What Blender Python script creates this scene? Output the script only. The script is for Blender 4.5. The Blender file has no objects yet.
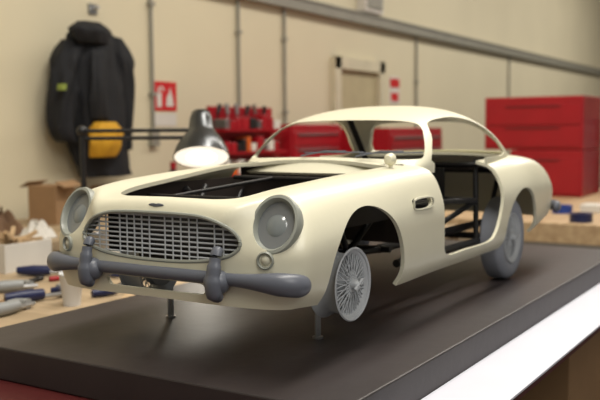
import bpy, bmesh, math, random
import numpy as np
from mathutils import Vector, Matrix
from mathutils.bvhtree import BVHTree
random.seed(4)
S=1/3.0; ZB=0.90
scene=bpy.context.scene
col=scene.collection
scene.view_settings.view_transform='Standard'

# ------------------------------------------------------------ camera frame (fitted)
CAa,CAb,CAc,CF=.5587,-.0804,-.0084,861.9
cf=Vector((math.cos(CAa)*math.cos(CAb),math.sin(CAa)*math.cos(CAb),math.sin(CAb)))
cr=cf.cross(Vector((0,0,1))).normalized(); cu=cr.cross(cf)
cr2=cr*math.cos(CAc)+cu*math.sin(CAc); cu2=-cr*math.sin(CAc)+cu*math.cos(CAc)
CP=Vector((-3.0744*S,-2.8305*S,1.1384*S+ZB))
def ray(px,py): return cf+cr2*((px-300)/CF)+cu2*((200-py)/CF)
def on_y(px,py,y): d=ray(px,py); return CP+d*((y-CP.y)/d.y)
def on_x(px,py,x): d=ray(px,py); return CP+d*((x-CP.x)/d.x)
def on_z(px,py,z): d=ray(px,py); return CP+d*((z-CP.z)/d.z)

# ------------------------------------------------------------ materials
def lin(c):
    return tuple(((x/255)/12.92 if x/255<=0.04045 else ((x/255+0.055)/1.055)**2.4) for x in c)
MATS={}
def mat(name,c,rough=0.5,metal=0.0,var=0.06,scale=8.0,bump=0.0,bscale=60.0,emis=None,estr=0,trans=0,spec=0.5,coat=0):
    if name in MATS: return MATS[name]
    m=bpy.data.materials.new(name); m.use_nodes=True
    nt=m.node_tree; b=nt.nodes['Principled BSDF']
    L=lin(c)
    tc=nt.nodes.new('ShaderNodeTexCoord'); nz=nt.nodes.new('ShaderNodeTexNoise')
    nz.inputs['Scale'].default_value=scale; nz.inputs['Detail'].default_value=4
    nt.links.new(tc.outputs['Object'],nz.inputs['Vector'])
    r=nt.nodes.new('ShaderNodeValToRGB')
    r.color_ramp.elements[0].position=.3; r.color_ramp.elements[1].position=.7
    r.color_ramp.elements[0].color=tuple(max(0,x*(1-var)) for x in L)+(1,)
    r.color_ramp.elements[1].color=tuple(min(1,x*(1+var)) for x in L)+(1,)
    nt.links.new(nz.outputs['Fac'],r.inputs['Fac']); nt.links.new(r.outputs['Color'],b.inputs['Base Color'])
    b.inputs['Roughness'].default_value=rough; b.inputs['Metallic'].default_value=metal
    b.inputs['Specular IOR Level'].default_value=spec
    b.inputs['Coat Weight'].default_value=coat
    b.inputs['Coat Roughness'].default_value=.22
    b.inputs['Transmission Weight'].default_value=trans
    if emis: 
        b.inputs['Emission Color'].default_value=lin(emis)+(1,); b.inputs['Emission Strength'].default_value=estr
    if bump>0:
        n2=nt.nodes.new('ShaderNodeTexNoise'); n2.inputs['Scale'].default_value=bscale; n2.inputs['Detail'].default_value=5
        nt.links.new(tc.outputs['Object'],n2.inputs['Vector'])
        bp=nt.nodes.new('ShaderNodeBump'); bp.inputs['Strength'].default_value=bump; bp.inputs['Distance'].default_value=.01
        nt.links.new(n2.outputs['Fac'],bp.inputs['Height']); nt.links.new(bp.outputs['Normal'],b.inputs['Normal'])
    MATS[name]=m; return m
def woodmat(name,c1,c2,scale=(1,12,12)):
    if name in MATS: return MATS[name]
    m=bpy.data.materials.new(name); m.use_nodes=True; nt=m.node_tree; b=nt.nodes['Principled BSDF']
    tc=nt.nodes.new('ShaderNodeTexCoord'); mp=nt.nodes.new('ShaderNodeMapping'); mp.inputs['Scale'].default_value=scale
    nz=nt.nodes.new('ShaderNodeTexNoise'); nz.inputs['Scale'].default_value=2.5; nz.inputs['Detail'].default_value=6
    nt.links.new(tc.outputs['Object'],mp.inputs['Vector']); nt.links.new(mp.outputs['Vector'],nz.inputs['Vector'])
    r=nt.nodes.new('ShaderNodeValToRGB'); r.color_ramp.elements[0].position=.3; r.color_ramp.elements[1].position=.7
    r.color_ramp.elements[0].color=lin(c1)+(1,); r.color_ramp.elements[1].color=lin(c2)+(1,)
    nt.links.new(nz.outputs['Fac'],r.inputs['Fac']); nt.links.new(r.outputs['Color'],b.inputs['Base Color'])
    b.inputs['Roughness'].default_value=.6
    MATS[name]=m; return m
CREAM=mat('cream_resin',(223,219,195),.40,var=.02,scale=5,bump=.03,bscale=40,coat=.3)
CREAM2=mat('cream_primer',(206,203,182),.5,var=.03)
GREY=mat('grey_primer',(100,104,114),.36,var=.04)
LGREY=mat('pale_grey_primer',(184,188,192),.42,var=.04)
MGREY=mat('mid_grey',(140,142,142),.4,var=.05)
BOWL=mat('reflector_grey',(150,154,156),.25,metal=.5,var=.04)
BLACK=mat('black_frame',(22,21,22),.45)
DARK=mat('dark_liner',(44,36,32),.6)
STEEL=mat('steel',(170,170,170),.3,metal=.9)
BOARD=mat('board_black',(52,46,46),.46,var=.12,scale=6,bump=.06,bscale=30,spec=.45)
WALL=mat('wall_paint',(214,204,176),.75,var=.04,scale=1.2,bump=.05,bscale=20)
RED=mat('red_enamel',(158,20,32),.35,var=.06)
REDD=mat('dark_red',(80,24,24),.5,var=.12)
WHITE=mat('white_laminate',(218,219,230),.4,var=.02)
WOOD=woodmat('pale_wood',(168,138,102),(198,170,132))
PLY=woodmat('plywood',(150,130,102),(182,160,130),(8,1,8))
CARD=mat('cardboard',(150,118,84),.8,var=.08)
BLUE=mat('blue_plastic',(30,60,140),.4)
NAVY=mat('navy_plastic',(26,34,74),.4)
YELLOW=mat('yellow_cloth',(200,150,34),.8)
CLOTH=mat('black_cloth',(18,19,24),.8,var=.3,scale=10,bump=.5,bscale=20)
GLASS=mat('headlamp_glass',(128,134,134),.08,var=.05,coat=1)
PLAST=mat('clear_plastic',(215,216,216),.3,var=.05)
PAPER=mat('paper',(212,208,200),.7,var=.04)
GREEN=mat('green_plastic',(40,110,70),.45)
ORANGE=mat('orange_plastic',(206,96,34),.45)
CHROME=mat('lamp_metal',(84,86,88),.25,metal=.8)
FLOOR=mat('floor_concrete',(80,74,68),.7,var=.15,scale=2)
CONDUIT=mat('grey_conduit',(142,139,128),.5)
BEZ=mat('bezel_greygreen',(148,151,142),.36)

# ------------------------------------------------------------ mesh helpers
WP={}
def mk(name,VF,material,parent=None,car=False,smooth=True,bevel=0,origin=None,label=None,category=None,group=None,kind=None,ang=40,mats=None):
    V,F=VF[0],VF[1]
    V=np.array([tuple(v) for v in V],float)
    if car: V=V*S+np.array([0,0,ZB])
    if origin is None:
        o=(V.min(0)+V.max(0))/2
        if parent is None: o[2]=V[:,2].min()
    else: o=np.array(origin,float)
    me=bpy.data.meshes.new(name); me.from_pydata([tuple(v) for v in (V-o)],[],[list(f) for f in F])
    bm=bmesh.new(); bm.from_mesh(me); bmesh.ops.recalc_face_normals(bm,faces=bm.faces); bm.to_mesh(me); bm.free()
    ob=bpy.data.objects.new(name,me); col.objects.link(ob)
    me.materials.append(material)
    pw=WP[parent.name] if parent else np.zeros(3)
    ob.location=tuple(o-pw); WP[ob.name]=o
    if parent: ob.parent=parent
    if bevel:
        b=ob.modifiers.new('bevel','BEVEL'); b.width=bevel; b.segments=2; b.limit_method='ANGLE'; b.angle_limit=math.radians(50)
    if smooth:
        for p in me.polygons: p.use_smooth=True
        try: me.set_sharp_from_angle(angle=math.radians(ang))
        except Exception: pass
    if label: ob['label']=label
    if category: ob['category']=category
    if group: ob['group']=group
    if kind: ob['kind']=kind
    return ob
def root(name,loc,label,category,group=None):
    e=bpy.data.objects.new(name,None); col.objects.link(e); e.location=loc; e.empty_display_size=.1
    WP[e.name]=np.array(loc,float); e['label']=label; e['category']=category
    if group: e['group']=group
    return e
def comb(*L):
    V=[];F=[]
    for v,f in L:
        n=len(V); V+= [tuple(map(float,p)) for p in v]; F+=[[i+n for i in q] for q in f]
    return V,F
def box(c,s,rz=0,rx=0,ry=0):
    M=Matrix.Rotation(rz,3,'Z')@Matrix.Rotation(ry,3,'Y')@Matrix.Rotation(rx,3,'X')
    V=[]
    for x in(-.5,.5):
        for y in(-.5,.5):
            for z in(-.5,.5): V.append(tuple(M@Vector((x*s[0],y*s[1],z*s[2]))+Vector(c)))
    return V,[[0,1,3,2],[4,6,7,5],[0,4,5,1],[2,3,7,6],[0,2,6,4],[1,5,7,3]]
def bx(x0,x1,y0,y1,z0,z1): return box(((x0+x1)/2,(y0+y1)/2,(z0+z1)/2),(x1-x0,y1-y0,z1-z0))
def frame_of(d):
    d=Vector(d).normalized(); a=Vector((0,0,1)) if abs(d.z)<.9 else Vector((1,0,0))
    u=d.cross(a).normalized(); w=d.cross(u).normalized(); return d,u,w
def lathe(o,axis,prof,n=32,closed=False,sy=1):
    d,u,w=frame_of(axis); o=Vector(o); V=[];F=[]
    for (r,h) in prof:
        for k in range(n):
            t=2*math.pi*k/n; V.append(tuple(o+d*h+u*(r*math.cos(t))+w*(r*math.sin(t)*sy)))
    m=len(prof)
    for i in range(m if closed else m-1):
        j=(i+1)%m
        for k in range(n): F.append([i*n+k,i*n+(k+1)%n,j*n+(k+1)%n,j*n+k])
    if not closed:
        if prof[0][0]>1e-6: F.append(list(range(n))[::-1])
        if prof[-1][0]>1e-6: F.append([(m-1)*n+k for k in range(n)])
    return V,F
def cyl(p0,p1,r0,r1=None,n=20,sy=1):
    r1=r0 if r1 is None else r1
    p0=Vector(p0);p1=Vector(p1); return lathe(p0,p1-p0,[(r0,0),(r1,(p1-p0).length)],n,sy=sy)
def torus(o,axis,R,r,n=40,m=10,sy=1):
    return lathe(o,axis,[(R+r*math.cos(2*math.pi*k/m),r*math.sin(2*math.pi*k/m)) for k in range(m)],n,closed=True,sy=sy)
def ball(c,r,n=20,m=12):
    V=[];F=[]
    for i in range(m+1):
        t=math.pi*i/m
        for k in range(n):
            a=2*math.pi*k/n; V.append((c[0]+r[0]*math.sin(t)*math.cos(a),c[1]+r[1]*math.sin(t)*math.sin(a),c[2]+r[2]*math.cos(t)))
    for i in range(m):
        for k in range(n): F.append([i*n+k,i*n+(k+1)%n,(i+1)*n+(k+1)%n,(i+1)*n+k])
    return V,F
def tube(P,r,n=10,closed=False,sq=(1,1)):
    P=[Vector(p) for p in P]; m=len(P); V=[];F=[]
    for i,p in enumerate(P):
        a=P[(i-1)%m] if (closed or i>0) else p; b=P[(i+1)%m] if (closed or i<m-1) else p
        d=(b-a).normalized(); up=Vector((0,0,1)) if abs(d.z)<.95 else Vector((1,0,0))
        u=d.cross(up).normalized(); w=u.cross(d).normalized()
        rr=r[i] if isinstance(r,(list,tuple)) else r
        for k in range(n):
            t=2*math.pi*k/n; V.append(tuple(p+u*(rr*sq[0]*math.cos(t))+w*(rr*sq[1]*math.sin(t))))
    for i in range(m if closed else m-1):
        j=(i+1)%m
        for k in range(n): F.append([i*n+k,i*n+(k+1)%n,j*n+(k+1)%n,j*n+k])
    if not closed: F.append(list(range(n))); F.append([(m-1)*n+k for k in range(n)])
    return V,F
def prism(poly,vec):
    n=len(poly); v=Vector(vec)
    V=[tuple(p) for p in poly]+[tuple(Vector(p)+v) for p in poly]
    F=[list(range(n)),[n+k for k in range(n)][::-1]]+[[k,(k+1)%n,n+(k+1)%n,n+k] for k in range(n)]
    return V,F
def catc(P,sub=6,closed=False):
    P=[np.array(p,float) for p in P]; n=len(P); out=[]
    for i in range(n if closed else n-1):
        if closed: a,b,c,d=P[(i-1)%n],P[i],P[(i+1)%n],P[(i+2)%n]
        else: a,b,c,d=P[max(i-1,0)],P[i],P[i+1],P[min(i+2,n-1)]
        for k in range(sub):
            t=k/sub; out.append(.5*((2*b)+(-a+c)*t+(2*a-5*b+4*c-d)*t*t+(-a+3*b-3*c+d)*t**3))
    if not closed: out.append(P[-1])
    return out
def hermite(xs,ys,x):
    xs=np.array(xs,float);ys=np.array(ys,float);m=np.gradient(ys,xs)
    x=np.clip(x,xs[0],xs[-1]); i=np.clip(np.searchsorted(xs,x)-1,0,len(xs)-2)
    h=xs[i+1]-xs[i];t=(x-xs[i])/h
    return (2*t**3-3*t*t+1)*ys[i]+(t**3-2*t*t+t)*h*m[i]+(-2*t**3+3*t*t)*ys[i+1]+(t**3-t*t)*h*m[i+1]
def ss(t): t=min(1,max(0,t)); return t*t*(3-2*t)

def cutmesh(VF,thick,cutters):
    me=bpy.data.meshes.new('t'); me.from_pydata([tuple(v) for v in VF[0]],[],[list(f) for f in VF[1]])
    bm=bmesh.new(); bm.from_mesh(me); bmesh.ops.remove_doubles(bm,verts=bm.verts,dist=2e-4)
    bmesh.ops.dissolve_degenerate(bm,dist=1e-5,edges=bm.edges)
    bmesh.ops.recalc_face_normals(bm,faces=bm.faces)
    s=0
    c=sum((v.co for v in bm.verts),Vector())/len(bm.verts)
    for f in bm.faces: s+=f.normal.dot(f.calc_center_median()-c)*f.calc_area()
    if s<0: bmesh.ops.reverse_faces(bm,faces=bm.faces)
    bm.to_mesh(me); bm.free()
    ob=bpy.data.objects.new('t',me); col.objects.link(ob)
    so=ob.modifiers.new('s','SOLIDIFY'); so.thickness=thick; so.offset=-1
    tmp=[]
    for cv in cutters:
        m2=bpy.data.meshes.new('c'); m2.from_pydata([tuple(v) for v in cv[0]],[],[list(f) for f in cv[1]])
        bm=bmesh.new(); bm.from_mesh(m2); bmesh.ops.recalc_face_normals(bm,faces=bm.faces); bm.to_mesh(m2); bm.free()
        o2=bpy.data.objects.new('c',m2); col.objects.link(o2); tmp.append(o2)
        b=ob.modifiers.new('b','BOOLEAN'); b.operation='DIFFERENCE'; b.object=o2; b.solver='EXACT'
    dg=bpy.context.evaluated_depsgraph_get(); dg.update()
    ev=ob.evaluated_get(dg); m3=bpy.data.meshes.new_from_object(ev)
    V=[tuple(v.co) for v in m3.vertices];F=[list(p.vertices) for p in m3.polygons]
    for o in tmp+[ob]: bpy.data.objects.remove(o)
    return V,F

# ------------------------------------------------------------ CAR BODY (car units, x back, y<0 = car's left side, z up)
XS=[.1,.4,.8,1.2,1.7,2.3,2.9,3.3,3.8,4.2,4.5]
Y=[[0]*11,
 [.21,.22,.23,.24,.24,.24,.24,.24,.24,.22,.2],
 [.41,.42,.43,.43,.44,.44,.44,.44,.43,.40,.37],
 [.60,.61,.62,.63,.64,.64,.64,.64,.63,.60,.56],
 [.71,.735,.75,.755,.755,.745,.75,.765,.745,.71,.66],
 [.78,.81,.835,.83,.825,.815,.825,.845,.815,.78,.73],
 [.79,.82,.845,.84,.83,.82,.83,.85,.82,.78,.73],
 [.77,.80,.825,.825,.815,.81,.815,.83,.80,.76,.70],
 [.72,.75,.77,.78,.77,.77,.77,.78,.75,.71,.66]]
Z=[[.80,.85,.89,.925,.955,.96,.96,.96,.945,.90,.83],
 [.795,.845,.885,.92,.95,.955,.955,.955,.94,.895,.825],
 [.785,.835,.87,.90,.932,.935,.935,.94,.93,.88,.805],
 [.79,.85,.885,.905,.92,.91,.905,.92,.915,.87,.79],
 [.72,.78,.825,.85,.865,.855,.85,.87,.86,.81,.74],
 [.61,.65,.68,.70,.70,.695,.70,.72,.71,.68,.63],
 [.50,.51,.53,.53,.53,.53,.53,.54,.54,.54,.53],
 [.40,.39,.38,.37,.36,.36,.36,.37,.40,.43,.43],
 [.33,.31,.29,.28,.28,.28,.28,.29,.33,.37,.38]]
NV=8; SUB=7
def sect(x_of_v):
    half=[(x_of_v[v],hermite(XS,Y[v],x_of_v[v]),hermite(XS,Z[v],x_of_v[v])) for v in range(9)]
    full=[(x,-y,z) for x,y,z in half[::-1][:-1]]+half
    return catc(full,SUB)
def XF(y,z):
    y=abs(y); return .095+.07*(y/.8)**3+.13*ss((z-.55)/.3)*ss((y-.40)/.2)
def XR(y,z): return 4.54-.16*(abs(y)/.7)**2-.10*ss((z-.55)/.3)
RF=.09
xo=[]
for v in range(9):
    x=.2
    for _ in range(6): x=XF(hermite(XS,Y[v],x),hermite(XS,Z[v],x))+RF
    xo.append(float(x))
xr=[]
for v in range(9):
    x=4.3
    for _ in range(6): x=XR(hermite(XS,Y[v],x),hermite(XS,Z[v],x))-RF
    xr.append(float(x))
rows=[]
out=sect(xo)
pole=(0,.33)
ws=[0,.12,.24,.36,.46,.55,.63,.70,.76,.81,.85,.89,.92,.945,.965,.98,.992]
for w in ws:
    row=[]
    for p in out:
        yy=pole[0]+w*(p[1]-pole[0]); zz=pole[1]+w*(p[2]-pole[1])
        row.append((XF(yy,zz)+RF*(1-math.sqrt(1-w**8)),yy,zz))
    rows.append(row)
NX=110
for i in range(NX+1):
    t=i/NX
    rows.append([tuple(p) for p in sect([xo[v]+(xr[v]-xo[v])*t for v in range(9)])])
outr=sect(xr); pole=(0,.38)
for w in ws[::-1]:
    row=[]
    for p in outr:
        yy=w*p[1]; zz=pole[1]+w*(p[2]-pole[1])
        row.append((XR(yy,zz)-RF*(1-math.sqrt(1-w**8)),yy,zz))
    rows.append(row)
nc=len(rows[0]); BV=[p for r in rows for p in r]; BF=[]
for i in range(len(rows)-1):
    for k in range(nc-1): BF.append([i*nc+k,i*nc+k+1,(i+1)*nc+k+1,(i+1)*nc+k])
bvh=BVHTree.FromPolygons([Vector(p) for p in BV],BF)
def hitx(y,z):
    h=bvh.ray_cast(Vector((-1,y,z)),Vector((1,0,0))); return h[0],h[1]
def hitz(x,y):
    h=bvh.ray_cast(Vector((x,y,2)),Vector((0,0,-1))); return h[0],h[1]

cuts=[]
for sg in(-1,1):
    a,b=(.42,1.1) if sg>0 else (-1.1,-.42)
    cuts.append(cyl((.80,a,.355),(.80,b,.355),.40,n=64))
    cuts.append(cyl((3.29,a,.335),(3.29,b,.335),.365,n=64))
    a,b=(.5,1.1) if sg>0 else (-1.1,-.5)
    door=catc([(1.775,1.2),(1.765,.8),(1.775,.5),(1.84,.375),(2.2,.365),(2.6,.365),(2.74,.42),(2.84,.6),(2.87,.85),(2.88,1.2)],4)
    cuts.append(prism([(p[0],a,p[1]) for p in door],(0,b-a,0)))
gp=[(0,.745),(.16,.744),(.30,.735),(.42,.70),(.49,.645),(.50,.60),(.45,.56),(.33,.53),(.16,.515),(0,.512)]
gout=gp+[(-y,z) for y,z in gp[1:-1]][::-1]
gout=[tuple(p) for p in catc(gout,4,closed=True)]
cuts.append(prism([(-.3,y,z) for y,z in gout],(.75,0,0)))
ip=[(-.33,.405),(-.30,.365),(.30,.365),(.33,.405),(.28,.42),(-.28,.42)]
cuts.append(prism([(-.3,y,z) for y,z in ip],(.75,0,0)))
hp=[(.195,0),(.20,.16),(.225,.30),(.33,.41),(.65,.45),(1.0,.49),(1.45,.55),(1.58,.53),(1.62,.35),(1.63,0)]
hp=hp+[(x,-y) for x,y in hp[1:-1]][::-1]
hp=[tuple(p) for p in catc(hp,5,closed=True)]
cuts.append(prism([(x,y,.70) for x,y in hp],(0,0,.5)))
cp=[(1.82,0),(1.84,.40),(1.90,.60),(2.2,.62),(2.9,.61),(3.4,.60),(3.62,.5),(3.7,0)]
cp=cp+[(x,-y) for x,y in cp[1:-1]][::-1]
cp=[tuple(p) for p in catc(cp,4,closed=True)]
cuts.append(prism([(x,y,.75) for x,y in cp],(0,0,.5)))
HL=[]
for sg in(-1,1):
    p,n=hitx(.640*sg,.705)
    if n.x>0: n=-n
    n=Vector((n.x,n.y*.6,n.z*.8)); n=(n+Vector((-.35,0,0))).normalized()
    HL.append((p,n)); cuts.append(cyl(p+n*.2,p-n*.3,.105,n=40,sy=1.2))
vent=catc([(1.42,.75),(1.62,.75),(1.66,.72),(1.62,.69),(1.42,.69),(1.395,.72)],3,closed=True)
vent=[(p[0]-.07,p[1]) for p in vent]
for a,b in((.6,1.1),(-1.1,-.6)): cuts.append(prism([(p[0],a,p[1]) for p in vent],(0,b-a,0)))
bodyVF=cutmesh((BV,BF),.022,cuts)

car=root('model_car',(0.76,0,ZB),"unpainted cream resin scale model sports coupe without bonnet or doors","model car")
shell=mk('body_shell',bodyVF,CREAM,car,car=True,ang=35)

# greenhouse
GX=[1.56,1.66,1.81,2.00,2.15,2.35,2.65,2.95,3.22,3.46,3.76,4.0]
GZ=[.87,.96,1.07,1.19,1.243,1.285,1.312,1.303,1.25,1.165,1.035,.90]
GW=[.62,.655,.68,.69,.69,.695,.70,.695,.68,.655,.60,.52]
rows=[]
for i in range(89):
    xs=1.56+2.44*i/88
    h=hermite(GX,GZ,xs)-.87; W=hermite(GX,GW,xs); row=[]
    h=max(h,.002); mz=4.2-1.4*ss((xs-2.0)/.8)
    for k in range(73):
        t=math.pi*k/72; c=math.cos(t); s=max(0,math.sin(t))
        y=-W*math.copysign(abs(c)**(2/2.7),c); z=.87+h*s**(2/mz)
        x=xs+.15*(y/.68)**2*(1-ss((xs-1.56)/.9))-.14*(y/.68)**2*ss((xs-3.1)/.8)
        row.append((x,y,z))
    rows.append(row)
nc=73; GV=[p for r in rows for p in r]; GF=[]
for i in range(88):
    for k in range(72): GF.append([i*nc+k,i*nc+k+1,(i+1)*nc+k+1,(i+1)*nc+k])
gc=[]
wp=[(0,1.205),(.25,1.202),(.44,1.190),(.535,1.155),(.595,1.08),(.64,.98),(.61,.955),(.4,.958),(0,.968)]
wp=wp+[(-y,z) for y,z in wp[1:-1]][::-1]
gc.append(prism([(1.2,p[0],p[1]) for p in catc(wp,3,closed=True)],(1.0,0,0)))
rp=[(0,1.20),(.25,1.195),(.42,1.17),(.52,1.08),(.58,.98),(.52,.955),(0,.965)]
rp=rp+[(-y,z) for y,z in rp[1:-1]][::-1]
gc.append(prism([(3.05,p[0],p[1]) for p in catc(rp,3,closed=True)],(1.4,0,0)))
sp=[(1.95,.93),(1.965,1.0),(2.04,1.08),(2.12,1.155),(2.22,1.195),(2.42,1.218),(2.65,1.225),(2.9,1.20),(3.12,1.13),(3.27,1.03),(3.33,.945),(2.9,.935),(2.3,.935)]
sp=[tuple(p) for p in catc(sp,3,closed=True)]
for a,b in((.46,1.1),(-1.1,-.46)):
    gc.append(prism([(p[0],a,p[1]) for p in sp],(0,b-a,0)))
    gc.append(prism([(1.945,a,.7),(2.87,a,.7),(2.87,a,1.0),(1.965,a,1.0)],(0,b-a,0)))
gVF=cutmesh((GV,GF),.020,gc)
mk('roof',gVF,CREAM,car,car=True,ang=35)

# grille
bars=[]
def outl(z):
    ys=[y for (y,zz),(y2,z2) in zip(gout,gout[1:]+gout[:1]) for y in ([y+(y2-y)*(z-zz)/(z2-zz)] if (zz-z)*(z2-z)<0 else [])]
    return (min(ys),max(ys)) if len(ys)>=2 else None
def outv(y):
    zs=[a[1]+(b[1]-a[1])*(y-a[0])/(b[0]-a[0]) for a,b in zip(gout,gout[1:]+gout[:1]) if (a[0]-y)*(b[0]-y)<0]
    return (min(zs),max(zs)) if len(zs)>=2 else None
for i in range(9):
    z=.537+i*.0238; o=outl(z)
    if o: bars.append(tube([(XF(y,.55)+.036,y,z) for y in np.linspace(o[0],o[1],25)],.0048,6,sq=(1.6,1)))
for i in range(19):
    y=-.45+i*.05; o=outv(y)
    if o: bars.append(tube([(XF(y,.55)+.030,y,z) for z in np.linspace(o[0],o[1],3)],.0042,6))
gr=mk('grille',comb(*bars),LGREY,car,car=True)
mk('grille_surround',tube([(XF(y,z)+.006,y*1.0,z) for y,z in gout],.010,8,closed=True),BEZ,gr,car=True)
mk('grille_backing',comb(*[bx(.30,.31,-.5,.5,.50,.76)]),BLACK,gr,car=True)

bz=.780
badge=[]
for sg in(-1,1):
    badge.append(tube([(hitx(sg*t,bz)[0].x-.003,sg*t,bz+.002*math.sin(t*20)) for t in np.linspace(.008,.048,6)],[.008,.009,.008,.007,.005,.002],8,sq=(.4,1)))
badge.append(box((hitx(0,bz)[0].x-.003,0,bz),(.01,.03,.014)))
mk('winged_badge',comb(*badge),GREY,car,car=True)

for (p,n) in HL:
    q=p+n*.008; E=1.2
    hb=mk('headlamp_bezel',lathe(q,n,[(.122,-.05),(.124,-.006),(.118,.010),(.106,.012),(.098,.002),(.094,-.03),(.094,-.06)],44,sy=E),BEZ,car,car=True)
    mk('headlamp_bowl',lathe(q,n,[(.097,-.02),(.094,-.07),(.080,-.10),(0.0001,-.12)],40,sy=E),BOWL,hb,car=True)
    mk('headlamp_lens',lathe(q,n,[(.078,-.085),(.078,-.052),(.072,-.036),(.058,-.022),(.038,-.013),(.018,-.009),(0.0001,-.008)],40),GLASS,hb,car=True)
    mk('lamp_ring',torus(q-n*.055,n,.081,.009),LGREY,hb,car=True)
for sg in(-1,1):
    p,n=hitx(.635*sg,.550)
    if n.x>0:n=-n
    il=mk('indicator_lamp',lathe(p,n,[(.040,-.02),(.042,.008),(.036,.014),(.031,.006),(.029,-.01)],28),BEZ,car,car=True)
    mk('indicator_lens',ball(p-n*.014,(.028,.028,.028)),CREAM2,il,car=True)

# front bumper
plan=catc([(.25,-.79,.436),(.19,-.785,.438),(.135,-.735,.446),(.10,-.62,.453),(.085,-.42,.456),(.075,-.2,.458),(.07,0,.458),(.075,.2,.458),(.085,.42,.456),(.10,.62,.453),(.135,.735,.446),(.19,.785,.438),(.25,.79,.436)],6)
m=len(plan); rad=[]
for i in range(m):
    s=abs(i/(m-1)*2-1); r=.030+.024*ss((s-.36)/.30)
    if s>.78: r*=math.sqrt(max(.02,1-((s-.78)/.225)**2))
    rad.append(r)
bp_=mk('bumper',tube(plan,rad,18,sq=(.8,1)),GREY,car,car=True)
for sg in(-1,1):
    y=.410*sg
    P=[(.075,y,.37),(.045,y,.385),(.035,y,.43),(.04,y,.48),(.05,y,.53),(.065,y,.575),(.09,y,.60)]
    mk('overrider',comb(tube(catc(P,4),[.022]+[.034]*3+[.042]*7+[.036]*5+[.030]*7+[.022,.012],14,sq=(1,.8)),ball((.075,y*.985,.44),(.058,.068,.060))),GREY,bp_,car=True)
rp_=catc([(4.28,-.80,.47),(4.42,-.78,.47),(4.53,-.68,.47),(4.60,-.4,.47),(4.62,0,.47),(4.60,.4,.47),(4.53,.68,.47),(4.42,.78,.47),(4.28,.80,.47)],5)
mk('rear_bumper',tube(rp_,[.02]+[.045]*(len(rp_)-2)+[.02],14,sq=(.6,1)),GREY,car,car=True)
for sg in(-1,1):
    mk('tail_lamp',ball((4.38,.66*sg,.62),(.06,.06,.08)),LGREY,car,car=True)
for sg in(-1,1):
    mk('vent_trim',tube([(p[0],sg*.832,p[1]) for p in vent],.007,6,closed=True),CREAM2,car,car=True)
    mk('vent_strake',tube([(1.33,sg*.80,.72),(1.59,sg*.80,.72)],.006,6),BLACK,car,car=True)
for sg in(-1,):
    p,n=hitz(1.46,.62*sg)
    mr=mk('wing_mirror',lathe(p+Vector((.0,0,.05)),(1,0,0),[(.0001,-.04),(.022,-.036),(.035,-.018),(.038,0),(.0001,.004)],24),CREAM,car,car=True)
    mk('mirror_stalk',cyl(p-Vector((0,0,.01)),p+Vector((0,0,.025)),.016,.010),CREAM,mr,car=True)
for y0 in(-.28,.12):
    mk('wiper',comb(tube([(1.66,y0,.975),(1.69,y0-.16,1.005),(1.72,y0-.30,1.005)],.006,6),tube([(1.675,y0-.02,.995),(1.73,y0-.42,1.0)],.005,6)),GREY,car,car=True)

# wheels
def wheel(cx,cy,cz,sg,tyre):
    ax=(0,sg,0); o=(cx,cy,cz)
    R=.188
    rim=mk('wheel_rim',lathe(o,ax,[(R,.0),(R+.004,.006),(R-.002,.012),(R-.012,.006),(R-.016,-.01),(R-.03,-.03),(R-.032,-.10),(R-.014,-.13),(R,-.15),(R-.002,-.155),(R-.012,-.15),(R-.024,-.13),(R-.044,-.10),(R-.044,-.03),(R-.026,-.008),(R-.014,.0)],56,closed=True),LGREY,car,car=True)
    mk('wheel_hub',lathe(o,ax,[(.0001,.04),(.014,.04),(.022,.03),(.03,.0),(.034,-.03),(.048,-.05),(.05,-.13),(.0001,-.13)],24),LGREY,rim,car=True)
    sp=[]
    n=40
    for k in range(n):
        a=2*math.pi*k/n
        for (hr,hh,rh,da) in ((.028,.0,-.015,.5 if k%2 else -.5),(.046,-.07,-.06,.25 if k%2 else -.25)):
            b=a+da; rr=R-.022 if rh>-.03 else R-.04
            p0=Vector((cx+hr*math.cos(a),cy+sg*hh,cz+hr*math.sin(a))); p1=Vector((cx+rr*math.cos(b),cy+sg*rh,cz+rr*math.sin(b)))
            sp.append(cyl(p0,p1,.0033,n=5))
    mk('wire_spokes',comb(*sp),LGREY,rim,car=True)
    mk('spinner',comb(*[box((cx+math.cos(t)*.022,cy+sg*.04,cz+math.sin(t)*.022),(.05,.014,.016),ry=-t) for t in(.5,.5+math.pi)]),LGREY,rim,car=True)
    mk('brake_drum',lathe(o,ax,[(.0001,-.11),(.11,-.11),(.12,-.12),(.12,-.17),(.0001,-.17)],32),MGREY,rim,car=True)
    if tyre:
        T=.312
        mk('tyre',lathe(o,ax,[(R-.002,-.002),(R+.03,.012),(R+.07,.014),(R+.10,.002),(T-.006,-.014),(T,-.03),(T,-.12),(T-.006,-.138),(R+.09,-.155),(R+.05,-.165),(R,-.152),(R-.01,-.08)],56,closed=True),mat('tyre_grey',(142,146,156),.6),rim,car=True)
    return rim
wheel(.795,-.725,.346,-1,False); wheel(.795,.725,.346,1,False)
wheel(3.29,-.745,.313,-1,True); wheel(3.29,.745,.313,1,True)
mk('front_axle',comb(cyl((.795,-.64,.346),(.795,.64,.346),.022),box((.8,0,.36),(.1,.6,.05))),BLACK,car,car=True)
mk('rear_axle',cyl((3.29,-.6,.313),(3.29,.6,.313),.025),BLACK,car,car=True)
for (x,y) in((.93,-.436),(.94,.624),(2.6,.45)):
    st=mk('support_post',comb(cyl((x-.014,y,0),(x-.014,y,.50),.010),cyl((x+.014,y,0),(x+.014,y,.50),.010),cyl((x,y,0),(x,y,.010),.030)),STEEL,car,car=True)
T=lambda a,b,r=.02:cyl(a,b,r,n=10)
fr=[]
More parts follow.
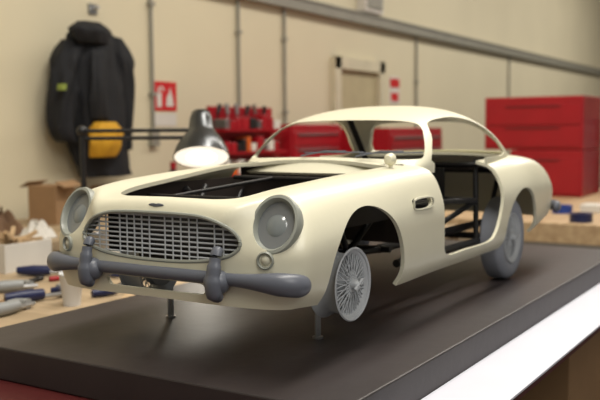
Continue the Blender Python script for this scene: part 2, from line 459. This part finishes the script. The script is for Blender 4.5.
for sg in(-1,1):
    fr+=[T((.45,.40*sg,.47),(1.7,.42*sg,.40),.025),T((1.7,.42*sg,.40),(3.9,.45*sg,.40),.028),
         T((1.68,.55*sg,.32),(2.95,.60*sg,.32),.025),
         T((1.78,.55*sg,.32),(1.84,.60*sg,.88)),T((2.92,.60*sg,.32),(2.95,.58*sg,.90)),
         T((1.25,.44*sg,.42),(1.70,.58*sg,.86)),T((.8,.40*sg,.45),(1.15,.50*sg,.80)),T((1.3,.42*sg,.42),(.95,.50*sg,.80)),
         T((2.95,.58*sg,.90),(3.7,.50*sg,.80)),T((2.3,.42*sg,.40),(2.92,.60*sg,.62)),
         T((2.05,.46*sg,.40),(2.05,.46*sg,.66)),T((2.9,.60*sg,.62),(2.05,.46*sg,.66)),T((2.6,.46*sg,.40),(2.35,.46*sg,.66)),
         T((3.6,.45*sg,.40),(3.7,.50*sg,.80))]
fr+=[T((2.93,-.6,.88),(2.93,.6,.88)),T((2.60,.30,1.27),(2.93,.30,.88),.024),T((1.80,-.58,.86),(1.80,.58,.86)),T((2.05,-.46,.66),(2.05,.46,.66)),T((2.92,-.6,.62),(2.92,.6,.62)),
     T((1.7,-.5,.40),(1.7,.5,.40)),T((2.3,-.45,.40),(2.3,.45,.40)),T((3.7,-.5,.8),(3.7,.5,.8)),T((.45,-.4,.47),(.45,.4,.47))]
ch=mk('chassis_frame',comb(*fr),BLACK,car,car=True)
mk('seat_tray',comb(bx(2.1,2.75,-.42,.42,.50,.515),bx(2.74,2.76,-.42,.42,.50,.86)),BLACK,ch,car=True)
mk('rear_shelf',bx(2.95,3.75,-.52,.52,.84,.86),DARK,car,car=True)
mk('dashboard',comb(tube([(1.82,y,.90-.05*abs(y)) for y in np.linspace(-.6,.6,13)],.045,10)),BLACK,car,car=True)
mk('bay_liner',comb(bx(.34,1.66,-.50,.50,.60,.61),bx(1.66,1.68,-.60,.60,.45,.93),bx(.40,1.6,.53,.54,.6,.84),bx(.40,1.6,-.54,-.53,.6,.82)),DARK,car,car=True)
mk('bay_cross_brace',comb(T((.6,-.48,.78),(.6,.48,.78),.012),T((1.45,-.5,.84),(1.45,.5,.84),.015),T((.6,.3,.78),(1.45,.2,.84),.012),T((.6,-.3,.78),(1.45,-.2,.84),.012)),BLACK,car,car=True)

# ------------------------------------------------------------ board, table
B=mk('display_board',bx(-.030,1.75,-.383,.44,ZB-.06,ZB),BOARD,bevel=.003,smooth=False,label="thick black painted display board lying on a work table",category="board")
tb=root('work_table',(.9,0,0),"low work table with dark red top under the board","table")
mk('table_top',bx(-.20,2.0,-.500,.465,ZB-.078,ZB-.0605),REDD,tb,bevel=.002,smooth=False)
for x in(-.08,1.92):
    for y in(-.42,.40): mk('table_leg',bx(x-.025,x+.025,y-.025,y+.025,0,ZB-.078),BLACK,tb,smooth=False)
mk('white_sheet',bx(.10,2.0,-.508,-.384,ZB-.0604,ZB-.0555),WHITE,bevel=.001,smooth=False,label="glossy white laminate strip lying beside the black board",category="panel")

# ------------------------------------------------------------ room
def st(name,VF,m,bevel=0,smooth=False): return mk(name,VF,m,kind='structure',smooth=smooth,bevel=bevel)
WY=2.35
st('floor',bx(-5,17,-5,WY+.1,-.1,0),FLOOR)
st('wall_back',bx(-5,17,WY,WY+.1,0,4.2),WALL)
st('wall_right',bx(16.9,17,-5,WY,0,4.2),WALL)
st('ceiling',bx(-5,17,-5,WY+.1,4.2,4.3),mat('ceiling_white',(235,232,220),.8))
zt=on_y(330,13,WY).z
st('trim_1',comb(bx(-4.9,16.8,WY-.06,WY,zt-.04,zt+.035),bx(-4.9,16.8,WY-.07,WY,zt+.03,zt+.045)),CONDUIT,smooth=False)
d0=on_y(330,56,WY); d1=on_y(380,60,WY)
DX0,DX1,DZ=d0.x,d1.x,d0.z
st('door_1',comb(bx(DX0+.09,DX1-.09,WY-.012,WY,0,DZ-.09)),mat('door_paint',(184,172,138),.5))
st('trim_2',comb(bx(DX0,DX0+.09,WY-.05,WY,0,DZ),bx(DX1-.09,DX1,WY-.05,WY,0,DZ),bx(DX0,DX1,WY-.05,WY,DZ-.09,DZ)),mat('door_frame',(208,200,174),.5),smooth=False)
for px,z0,z1 in((150,1.28,4.2),(237,1.2,4.2),(283,1.2,4.2),(415,1.0,zt-.05),(508,.9,zt-.05)):
    x=on_y(px,60,WY).x
    mk('wall_conduit',comb(cyl((x,WY-.014,z0),(x,WY-.014,z1),.011,n=12),bx(x-.03,x+.03,WY-.035,WY,z0-.08,z0),*[bx(x-.02,x+.02,WY-.03,WY,zz,zz+.02) for zz in np.arange(z0+.2,z1-.1,.5)]),CONDUIT,label="grey electrical conduit with clips running down cream wall",category="conduit",group="conduits on the wall",origin=(x,WY-.014,z0))
j0=on_y(366,10,WY); 
jb=mk('junction_box',bx(j0.x-.16,j0.x+.16,WY-.08,WY+.002,j0.z-.03,j0.z+.30),PAPER,smooth=False,bevel=.006,label="white electrical box mounted on cream wall above trunking",category="electrical box")
mk('box_cover',bx(j0.x-.13,j0.x+.13,WY-.09,WY-.08,j0.z,j0.z+.27),CONDUIT,jb,smooth=False,bevel=.004)
a0=on_y(153,81,WY); a1=on_y(176,111,WY); X0,X1,Z1,Z0=a0.x,a1.x,a0.z,a1.z
sg_=mk('safety_sign',bx(X0,X1,WY-.006,WY+.002,Z0,Z1),mat('sign_red',(200,30,36),.4),smooth=False,label="square red fire safety sign with white pictograms on cream wall",category="sign")
y=WY-.0075
def uv(pts): return prism([(X0+(X1-X0)*u,y,Z0+(Z1-Z0)*v) for u,v in pts],(0,.001,0))
ext=comb(uv([(.12,.12),(.32,.12),(.32,.62),(.12,.62)]),uv([(.15,.66),(.29,.66),(.26,.80),(.18,.80)]),
  uv([(.52,.15),(.86,.15),(.82,.42),(.72,.82),(.64,.6),(.55,.48)]),uv([(.30,.80),(.46,.66),(.47,.72),(.31,.88)]))
mk('pictogram',ext,PAPER,sg_,smooth=False)
c0=on_y(154,113,WY); c1=on_y(176,126,WY)
s2=mk('notice_card',bx(c0.x,c1.x,WY-.004,WY+.002,c1.z,c0.z),PAPER,sg_,smooth=False)
s0=on_y(389,76,WY); s1=on_y(399,104,WY)
s3=mk('safety_sign',bx(s0.x,s1.x,WY-.006,WY+.002,s1.z,s0.z),PAPER,smooth=False,label="white upright notice with red bands beside the door",category="sign")
hh=s0.z-s1.z
mk('sign_band',comb(bx(s0.x+.01,s1.x-.01,WY-.009,WY-.006,s1.z+hh*.6,s1.z+hh*.92),bx(s0.x+.03,s1.x-.03,WY-.009,WY-.006,s1.z+hh*.1,s1.z+hh*.4)),MATS['sign_red'],s3,smooth=False)

# jacket
def blob_tube(P,ra,rb,n=28,fold=.08,seed=0):
    P=catc(P,5); m=len(P); ra=np.interp(np.linspace(0,1,m),np.linspace(0,1,len(ra)),ra); rb=np.interp(np.linspace(0,1,m),np.linspace(0,1,len(rb)),rb)
    V=[];F=[]
    for i,p in enumerate(P):
        for k in range(n):
            t=2*math.pi*k/n; f=1+fold*math.sin(5*t+seed+i*.35)+fold*.6*math.sin(9*t-i*.5+seed)
            V.append((p[0]+ra[i]*f*math.cos(t),p[1]+rb[i]*f*math.sin(t),p[2]))
    for i in range(m-1):
        for k in range(n): F.append([i*n+k,i*n+(k+1)%n,(i+1)*n+(k+1)%n,(i+1)*n+k])
    F.append(list(range(n)));F.append([(m-1)*n+k for k in range(n)])
    return V,F
JY=2.22
def J(px,py,dy=0): p=on_y(px,py,JY+dy); return (p.x,p.y,p.z)
kx=(on_y(132,100,JY).x-on_y(60,100,JY).x)/72
jk=mk('jacket',comb(
  blob_tube([J(92,25),J(92,34),J(92,50),J(93,90),J(97,130),J(106,176)],[8*kx,18*kx,26*kx,25*kx,25*kx,23*kx],[.05,.07,.09,.10,.09,.08],fold=.12),
  blob_tube([J(74,40),J(67,60),J(62,90),J(61,128),J(68,142)],[9*kx,11*kx,9*kx,8*kx,6*kx],[.05,.07,.07,.06,.05],seed=2,fold=.14),
  blob_tube([J(110,38),J(117,62),J(120,95),J(122,150)],[9*kx,11*kx,8*kx,8*kx],[.05,.08,.07,.05],seed=4,fold=.14),
  blob_tube([J(90,22,-.04),J(90,30,-.08),J(92,44,-.07)],[10*kx,17*kx,13*kx],[.03,.06,.04],seed=1,fold=.12),
  blob_tube([J(100,50,-.10),J(98,90,-.12),J(100,120,-.10)],[7*kx,6*kx,8*kx],[.02,.03,.02],seed=3,fold=.15)),CLOTH,
  label="bulky black work jacket with yellow pocket hanging on wall",category="jacket",ang=80)
mk('yellow_pocket',blob_tube([J(106,122,-.11),J(106,130,-.12),J(105,144,-.12),J(103,157,-.10)],[9*kx,14*kx,14*kx,11*kx],[.03,.045,.045,.03],fold=.12),YELLOW,jk,ang=80)
mk('reflective_stripe',blob_tube([J(62,84,-.08),J(62,90,-.08)],[3*kx,3*kx],[.02,.02]),mat('lime',(130,145,60),.6),jk)
p=on_y(92,14,WY)
mk('coat_hook',comb(cyl((p.x,WY+.002,p.z+.02),(p.x,WY-.05,p.z+.03),.008),bx(p.x-.03,p.x+.03,WY-.01,WY+.002,p.z,p.z+.05)),STEEL,label="metal coat hook screwed to wall",category="hook")

# ------------------------------------------------------------ benches
def bench(name,x0,x1,y0,y1,z,m,label,th=.04,shelf=True):
    r=root(name,((x0+x1)/2,(y0+y1)/2,0),label,"workbench")
    mk('bench_top',bx(x0,x1,y0,y1,z-th,z),m,r,bevel=.003,smooth=False)
    for x in(x0+.06,x1-.06):
        for y in(y0+.06,y1-.06): mk('bench_leg',bx(x-.035,x+.035,y-.035,y+.035,0,z-th),WOOD,r,smooth=False)
    if shelf: mk('bench_shelf',bx(x0+.05,x1-.05,y0+.02,y1-.02,.30,.33),m,r,smooth=False)
    return r
bench('workbench',-1.2,2.72,.50,1.42,.84,PLY,"long plywood workbench crowded with hand tools and scraps")
bench('workbench',-1.2,6.2,1.50,2.28,.88,PLY,"plywood workbench against cream wall under hanging jacket")
bench('workbench',2.80,5.2,-1.3,1.30,.86,WOOD,"pale wooden workbench carrying red tool chests",th=.09,shelf=False)

def chest(x0,x1,y0,y1,z0,z1,n,label,face='x'):
    r=mk('tool_chest',bx(x0,x1,y0,y1,z0,z1),RED,smooth=False,bevel=.006,label=label,category="tool chest",group="red tool chests")
    h=(z1-z0-.06)/n
    for i in range(n):
        za=z0+.02+i*h; 
        if face=='x': d=mk('drawer',bx(x0-.010,x0-.0005,y0+.015,y1-.015,za,za+h-.008),RED,r,smooth=False,bevel=.003)
        else: d=mk('drawer',bx(x0+.02,x1-.02,y0-.010,y0-.0005,za,za+h-.008),RED,r,smooth=False,bevel=.003)
        if face=='x': mk('drawer_handle',bx(x0-.016,x0-.010,y0+.14,y1-.14,za+h-.025,za+h-.018),REDD,d,smooth=False)
        else: mk('drawer_handle',bx(x0+.06,x1-.06,y0-.020,y0-.010,za+h-.03,za+h-.02),STEEL,d,smooth=False)
    return r
CX=4.3
ya=on_x(485,98,CX); yb=on_x(584,96,CX); zm=on_x(530,150,CX).z; yc=on_x(510,170,CX).y
chest(CX,CX+.45,yb.y,ya.y,zm+.002,ya.z,2,"large red steel top chest stacked on another chest")
chest(CX,CX+.45,yb.y,yc,.86,zm-.001,1,"red steel chest standing on pale wooden bench")
p=on_y(291,124,1.88);q=on_y(341,124,1.88)
chest(p.x,q.x,1.88,2.2,.88,p.z,4,"red steel tool chest on bench by the wall",'y')
p=on_y(389,128,1.60);q=on_y(442,126,1.60)
chest(p.x,q.x,1.60,2.1,.88,p.z,4,"wide red steel tool chest on bench by the wall",'y')
g0=on_x(588,118,4.6); g1=on_x(603,150,4.6)
hb=mk('parts_cabinet',bx(4.77,5.05,g1.y-.1,yb.y-.02,.86,g0.z),mat('dark_grey_metal',(84,84,86),.5),smooth=False,bevel=.006,label="dark grey small parts cabinet beside red tool chests",category="cabinet")
for i in range(5):
    z=.88+i*(g0.z-.9)/5; mk('drawer',bx(4.76,4.77,g1.y-.08,yb.y-.04,z,z+(g0.z-.9)/5-.015),MGREY,hb,smooth=False)

# red tool rack
RY=1.98
p=on_y(209,112,RY); q=on_y(272,108,RY); RX0,RX1,RZ=p.x,q.x,q.z
rk=root('tool_rack',((RX0+RX1)/2,RY,.88),"red metal tool rack with bins and upright hand tools","tool rack")
mk('rack_panel',bx(RX0,RX1,RY,RY+.02,.88,RZ),RED,rk,smooth=False,bevel=.003)
cols=[RED,PAPER,STEEL,BLACK,ORANGE,RED,MGREY,RED,PAPER]
for i in range(4):
    z=.90+i*(RZ-.90)/4.1
    mk('rack_shelf',bx(RX0,RX1,RY-.11,RY,z,z+.012),RED,rk,smooth=False)
    x=RX0+.02
    while x<RX1-.07:
        w=random.uniform(.03,.07); h=random.uniform(.045,.085)
        mk('parts_bin',bx(x,x+w*.9,RY-.10,RY-.01,z+.012,z+.012+h),random.choice(cols),rk,smooth=False,bevel=.004); x+=w+.008
n=int((RX1-RX0)/.09)
for i in range(n):
    x=RX0+.04+i*.09; h=random.uniform(.0,.03)
    mk('tool_handle',comb(cyl((x,RY-.03,RZ-.04),(x+random.uniform(-.02,.02),RY-.03,RZ+h),.010,.013,n=10),cyl((x,RY-.03,RZ-.12),(x,RY-.03,RZ-.04),.004,n=8)),random.choice([RED,BLACK,STEEL,MGREY]),rk)

# desk lamp
LD=.80
top=on_y(201,113,LD); bot=on_y(200,157,LD)
pb=on_y(82,131,1.12)
lp=root('desk_lamp',(pb.x,1.12,.84),"switched-on dark metal articulated desk lamp with glowing bulb","lamp")
mk('lamp_base',lathe((pb.x,1.12,.84),(0,0,1),[(.0001,0),(.08,0),(.08,.012),(.06,.022),(.015,.03),(.012,.05)],32),BLACK,lp)
mk('lamp_pole',comb(cyl((pb.x,1.12,.86),(pb.x,1.12,pb.z),.009),ball((pb.x,1.12,pb.z),(.018,.018,.018))),BLACK,lp)
e=Vector((top.x,top.y,pb.z)); e0=Vector((pb.x,1.12,pb.z))
mk('lamp_arm',comb(cyl(e0,e-(e-e0)*.06,.006),cyl(e0-Vector((0,0,.024)),e-(e-e0)*.06-Vector((0,0,.024)),.006),ball(e-(e-e0)*.06-Vector((0,0,.01)),(.016,.016,.022))),BLACK,lp)
hd=Vector((-.36,-.28,-1)).normalized()
L=(top.z-bot.z)/.95/.14*1.0
sh=mk('lamp_shade',lathe(top,hd,[(r*L,h*L) for r,h in [(.018,-.005),(.028,0),(.034,.02),(.038,.055),(.048,.072),(.066,.098),(.078,.122),(.084,.146),(.081,.146),(.075,.123),(.063,.100),(.045,.075),(.034,.055),(.02,.01)]],36,closed=True),CHROME,lp,ang=60)
mk('shade_lining',lathe(top,hd,[(r*L,h*L) for r,h in [(.033,.058),(.044,.0765),(.062,.1015),(.074,.124),(.080,.1455)]],36,closed=False),mat('shade_white',(245,243,236),.4,emis=(255,248,232),estr=.9),sh,ang=60)
mk('lamp_bulb',lathe(top,hd,[(r*L,h*L) for r,h in [(.015,.06),(.026,.09),(.050,.112),(.064,.130),(.055,.142),(.03,.150),(.0001,.153)]],28),mat('bulb_glow',(255,252,240),.3,emis=(255,248,232),estr=6),lp)

# ------------------------------------------------------------ clutter
def cardbox(x,y,z,sx,sy,sz,rz,label,m=CARD,flaps=True):
    r=mk('cardboard_box',comb(box((x,y,z+sz/2),(sx,sy,sz),rz)),m,smooth=False,bevel=.002,label=label,category="box",origin=(x,y,z))
    c,s=math.cos(rz),math.sin(rz)
    if flaps:
      for sg in(-1,1):
        yy=sg*(sy/2+.02); mk('box_flap',box((x-s*yy,y+c*yy,z+sz+.005),(sx,.05,.003),rz,rx=-sg*.5),m,r,smooth=False)
    else:
        mk('packing_tape',box((x,y,z+sz+.0005),(sx+.002,.05,.001),rz),PAPER,r,smooth=False)
    return r
p=on_y(52,200,2.0); cardbox(p.x,2.0,.88,.15,.14,.17,.25,"small open cardboard box on bench below jacket")
p=on_y(120,200,2.12); cardbox(p.x,2.12,.88,.22,.14,.12,-.1,"brown cardboard box on bench below jacket")
cardbox(1.60,-.17,0,.45,.42,.36,.06,"brown cardboard box standing on floor under table",flaps=False)
cardbox(1.62,-.15,.362,.40,.38,.32,-.10,"brown cardboard box stacked on a larger box",flaps=False)
p=on_z(72,305,.84)
mk('plastic_cup',lathe((p.x,p.y,.84),(0,0,1),[(.0001,.001),(.022,0),(.030,.078),(.032,.08),(.031,.083),(.028,.078),(.020,.004),(.0001,.004)],28),PLAST,label="translucent white plastic cup standing on plywood bench",category="cup")
def clamp(px,py,rz,L,m,label):
    p=on_z(px,py,.84); x,y,z=p.x,p.y,.84
    r=root('bar_clamp',(x,y,z),label,"clamp","clamps on the bench"); c,s=math.cos(rz),math.sin(rz)
    P=lambda a,b,h:(x+a*c-b*s,y+a*s+b*c,z+h)
    mk('clamp_bar',tube([P(-L/2,0,.012),P(L/2,0,.012)],.006,6),STEEL,r)
    mk('clamp_jaw',comb(tube([P(L/2-.02,0,.014),P(L/2-.02,.04,.014),P(L/2-.04,.05,.014)],[.014,.011,.009],8)),m,r)
    mk('clamp_handle',comb(tube([P(-L/2+.10,0,.018),P(-L/2+.05,.0,.018),P(-L/2,.005,.018)],[.014,.017,.012],10),tube([P(-L/2+.09,0,.018),P(-L/2+.07,.04,.018)],[.012,.009],8)),m,r)
clamp(12,314,.15,.16,MGREY,"small bar clamp with grey handle on bench")
clamp(40,301,-.35,.18,NAVY,"small bar clamp with dark blue handle on bench")
clamp(12,292,-.5,.14,MGREY,"bar clamp with grey handle on bench")
clamp(44,276,-.9,.16,NAVY,"bar clamp with navy handle on bench")
def driver(px,py,rz,m,L=1):
    p=on_z(px,py,.84); x,y,z=p.x,p.y,.84
    c,s=math.cos(rz),math.sin(rz); r=root('screwdriver',(x,y,z),"screwdriver with plastic handle lying on bench","screwdriver","screwdrivers on the bench")
    mk('handle',tube([(x,y,z+.012),(x+.03*c,y+.03*s,z+.012),(x+.07*c,y+.07*s,z+.012)],[.010,.012,.008],10),m,r)
    mk('shaft',tube([(x+.07*c,y+.07*s,z+.010),(x+.14*c,y+.14*s,z+.006)],.003,6),STEEL,r)
driver(92,298,-.45,NAVY); driver(118,292,.3,BLACK); driver(140,278,-.5,MGREY); driver(58,292,.2,MGREY)
def pliers(px,py,rz,m):
    p=on_z(px,py,.84); x,y=p.x,p.y; z=.84
    c,s=math.cos(rz),math.sin(rz); P=lambda a,b:(x+a*c-b*s,y+a*s+b*c,z+.012)
    r=root('pliers',(x,y,z),"open pliers with coloured grips lying on bench","pliers")
    mk('jaws',comb(tube([P(0,.0),P(.03,.012),P(.06,.004)],[.010,.008,.004],8),tube([P(0,0),P(.03,-.012),P(.06,-.004)],[.010,.008,.004],8)),STEEL,r)
    for sg in(-1,1): mk('grip',tube([P(-.005,0),P(-.04,sg*.018),P(-.08,sg*.024),P(-.11,sg*.018)],[.007,.008,.008,.007],8),m,r)
pliers(105,278,2.2,NAVY)
def rollt(x,y,z,m,R=.05,w=.04):
    mk('tape_roll',lathe((x,y,z),(0,0,1),[(R,0),(R,w),(R*.62,w),(R*.62,0)],28,closed=True),m,label="roll of adhesive tape lying flat on bench",category="tape",group="tape rolls on the benches")
for px,py,m,z in((112,252,PAPER,.84),(150,266,CARD,.84),(562,213,BLUE,.86),(581,222,NAVY,.86)):
    p=on_z(px,py,z); rollt(p.x,p.y,z,m)
def bottle(x,y,z,h,r,m,cm,label="plastic workshop bottle with cap standing on bench"):
    b=mk('bottle',lathe((x,y,z),(0,0,1),[(.0001,0),(r*.95,0),(r,.01),(r,h*.62),(r*.85,h*.72),(r*.35,h*.82),(r*.35,h*.88),(.0001,h*.88)],24),m,label=label,category="bottle",group="bottles on the benches")
    mk('bottle_cap',lathe((x,y,z),(0,0,1),[(r*.42,h*.84),(r*.42,h),(.0001,h)],20),cm,b)
for px,y,z,h,r,m,cm in((84,1.75,.88,.12,.03,PAPER,RED),(190,1.9,.88,.2,.045,PAPER,BLACK),(174,2.05,.88,.24,.04,BLACK,RED),(158,1.80,.88,.15,.035,MGREY,BLUE)):
    p=on_y(px,200,y); bottle(p.x,y,z,h,r,m,cm)
def rag(px,py,z,R,h,m,label,seed,name='rag',cat='rag',yy=None):
    p=on_z(px,py,z) if yy is None else on_y(px,py,yy); x,y=p.x,p.y
    rnd=random.Random(seed); V=[];F=[];n=22;mm=9; ph=[rnd.uniform(0,6) for _ in range(6)]
    for i in range(mm):
        q=i/(mm-1)
        for k in range(n):
            t=2*math.pi*k/n
            rr=R*q*(1+.18*math.sin(3*t+ph[0])+.1*math.sin(7*t+ph[1]))
            zz=h*(1-q*q)*(.75+.3*math.sin(4*t+ph[2]+q*5)+.22*math.sin(6*t+ph[3]-q*6))+.002
            V.append((x+rr*math.cos(t),y+rr*math.sin(t),z+max(.002,zz)))
    for i in range(mm-1):
        for k in range(n): F.append([i*n+k,i*n+(k+1)%n,(i+1)*n+(k+1)%n,(i+1)*n+k])
    mk(name,(V,F),m,label=label,category=cat,ang=30)
rag(2,226,.88,.09,.09,mat('brown_rag',(110,84,62),.9),"crumpled brown cloth rag on plywood bench",6,yy=1.85)
rag(36,226,.88,.07,.06,PAPER,"crumpled white paper on plywood bench",9,'crumpled_paper','paper',yy=1.64)
p=on_z(14,268,.84); x,y=p.x,p.y; w,dp,h=.19,.15,.09
wb=mk('wooden_box',comb(bx(x-w/2,x+w/2,y-dp/2,y+dp/2,.84,.848),bx(x-w/2,x-w/2+.008,y-dp/2,y+dp/2,.848,.84+h),bx(x+w/2-.008,x+w/2,y-dp/2,y+dp/2,.848,.84+h),bx(x-w/2+.008,x+w/2-.008,y-dp/2,y-dp/2+.008,.848,.84+h),bx(x-w/2+.008,x+w/2-.008,y+dp/2-.008,y+dp/2,.848,.84+h)),PAPER,smooth=False,bevel=.001,label="small open pale box full of offcuts standing on bench",category="box")
mk('box_contents',comb(*[box((x+random.uniform(-.03,.03),y+random.uniform(-.03,.03),.84+h*1.0),(.12,.012,.012),random.uniform(-1.5,1.5),ry=random.uniform(-.7,.7)) for _ in range(12)]),WOOD,wb,smooth=False)
for i,(px,yy,z) in enumerate(((98,1.25,.84),(122,1.32,.84),(142,1.2,.84))):
    p=on_y(px,200,yy)
    mk('paint_tin',comb(lathe((p.x,yy,z),(0,0,1),[(.0001,0),(.04,0),(.04,.08),(.042,.083),(.042,.088),(.036,.088),(.034,.08),(.0001,.08)],28)),[STEEL,MGREY,PAPER][i],label="metal paint tin with pressed lid on bench",category="tin",group="paint tins on the bench")
for i,(px,py,rz,l) in enumerate(((30,330,.2,.2),(62,322,-.2,.14),(125,305,.6,.2))):
    p=on_z(px,py,.84)
    mk('wood_offcut',box((p.x,max(p.y,.53),.84+.006),(l,.03,.012),rz),WOOD,smooth=False,bevel=.001,label="thin pale wood offcut lying on bench",category="wood",group="wood offcuts")
pc=[BLACK,PAPER,RED,BLUE,YELLOW,STEEL,CARD,WOOD]
for i,(px,py,rz) in enumerate(((30,284,.3),(88,285,1.3),(66,280,-.4),(128,268,.7),(36,262,.9),(130,248,-.3),(8,303,.5))):
    p=on_z(px,py,.84); c,s=math.cos(rz),math.sin(rz); x,y=p.x,p.y
    pm=mk('marker_pen',tube([(x-.05*c,y-.05*s,.848),(x+.03*c,y+.03*s,.848),(x+.035*c,y+.035*s,.848)],[.007,.007,.005],10),pc[i%8],label="thin marker pen lying on plywood bench",category="pen",group="pens on the bench")
    mk('pen_cap',tube([(x+.035*c,y+.035*s,.848),(x+.065*c,y+.065*s,.848)],.0078,10),BLACK,pm)
p=on_z(593,212,.86); x,y=p.x,p.y
mk('sanding_block',bx(x-.06,x+.06,y-.05,y+.05,.86,.90),PAPER,smooth=False,bevel=.004,label="white sanding block on pale wooden bench",category="block")

# ------------------------------------------------------------ lights
w=bpy.data.worlds.new('w'); scene.world=w; w.use_nodes=True
w.node_tree.nodes['Background'].inputs[0].default_value=(1,.96,.90,1); w.node_tree.nodes['Background'].inputs[1].default_value=.26
def area(loc,sx,sy,e,c=(1,.95,.86),rot=(0,0,0)):
    l=bpy.data.lights.new('ceiling_and_key_light','AREA'); l.shape='RECTANGLE'; l.size=sx;l.size_y=sy; l.energy=e; l.color=c
    o=bpy.data.objects.new('ceiling_and_key_light',l); o.location=loc; o.rotation_euler=rot; col.objects.link(o)
area((.4,-.5,4.1),3.0,.5,118); area((3.0,.0,4.1),3,.5,54); area((6.5,.2,4.1),3,.5,78); area((10.5,.0,4.1),3,.5,110)
area((-1.5,-2.6,3.6),1.6,1.6,48,(1,.97,.92),(math.radians(45),0,math.radians(-30)))  # added key light from upper front for directional contrast, not a ceiling fixture
l=bpy.data.lights.new('lamp_light','SPOT'); l.energy=2.0; l.spot_size=2.0; l.shadow_soft_size=.05; l.color=(1,.94,.82)
o=bpy.data.objects.new('lamp_light',l); o.location=top+hd*.19; o.rotation_euler=hd.to_track_quat('-Z','Y').to_euler(); col.objects.link(o)

# ------------------------------------------------------------ camera
cd=bpy.data.cameras.new('camera'); cam=bpy.data.objects.new('camera',cd); col.objects.link(cam)
cd.lens=CF*36/600; cd.sensor_width=36; cd.clip_start=.05
M=Matrix(((cr2.x,cu2.x,-cf.x),(cr2.y,cu2.y,-cf.y),(cr2.z,cu2.z,-cf.z))).to_4x4()
M.translation=CP; cam.matrix_world=M
cd.dof.use_dof=True; cd.dof.focus_distance=1.38; cd.dof.aperture_fstop=4.8
scene.camera=cam
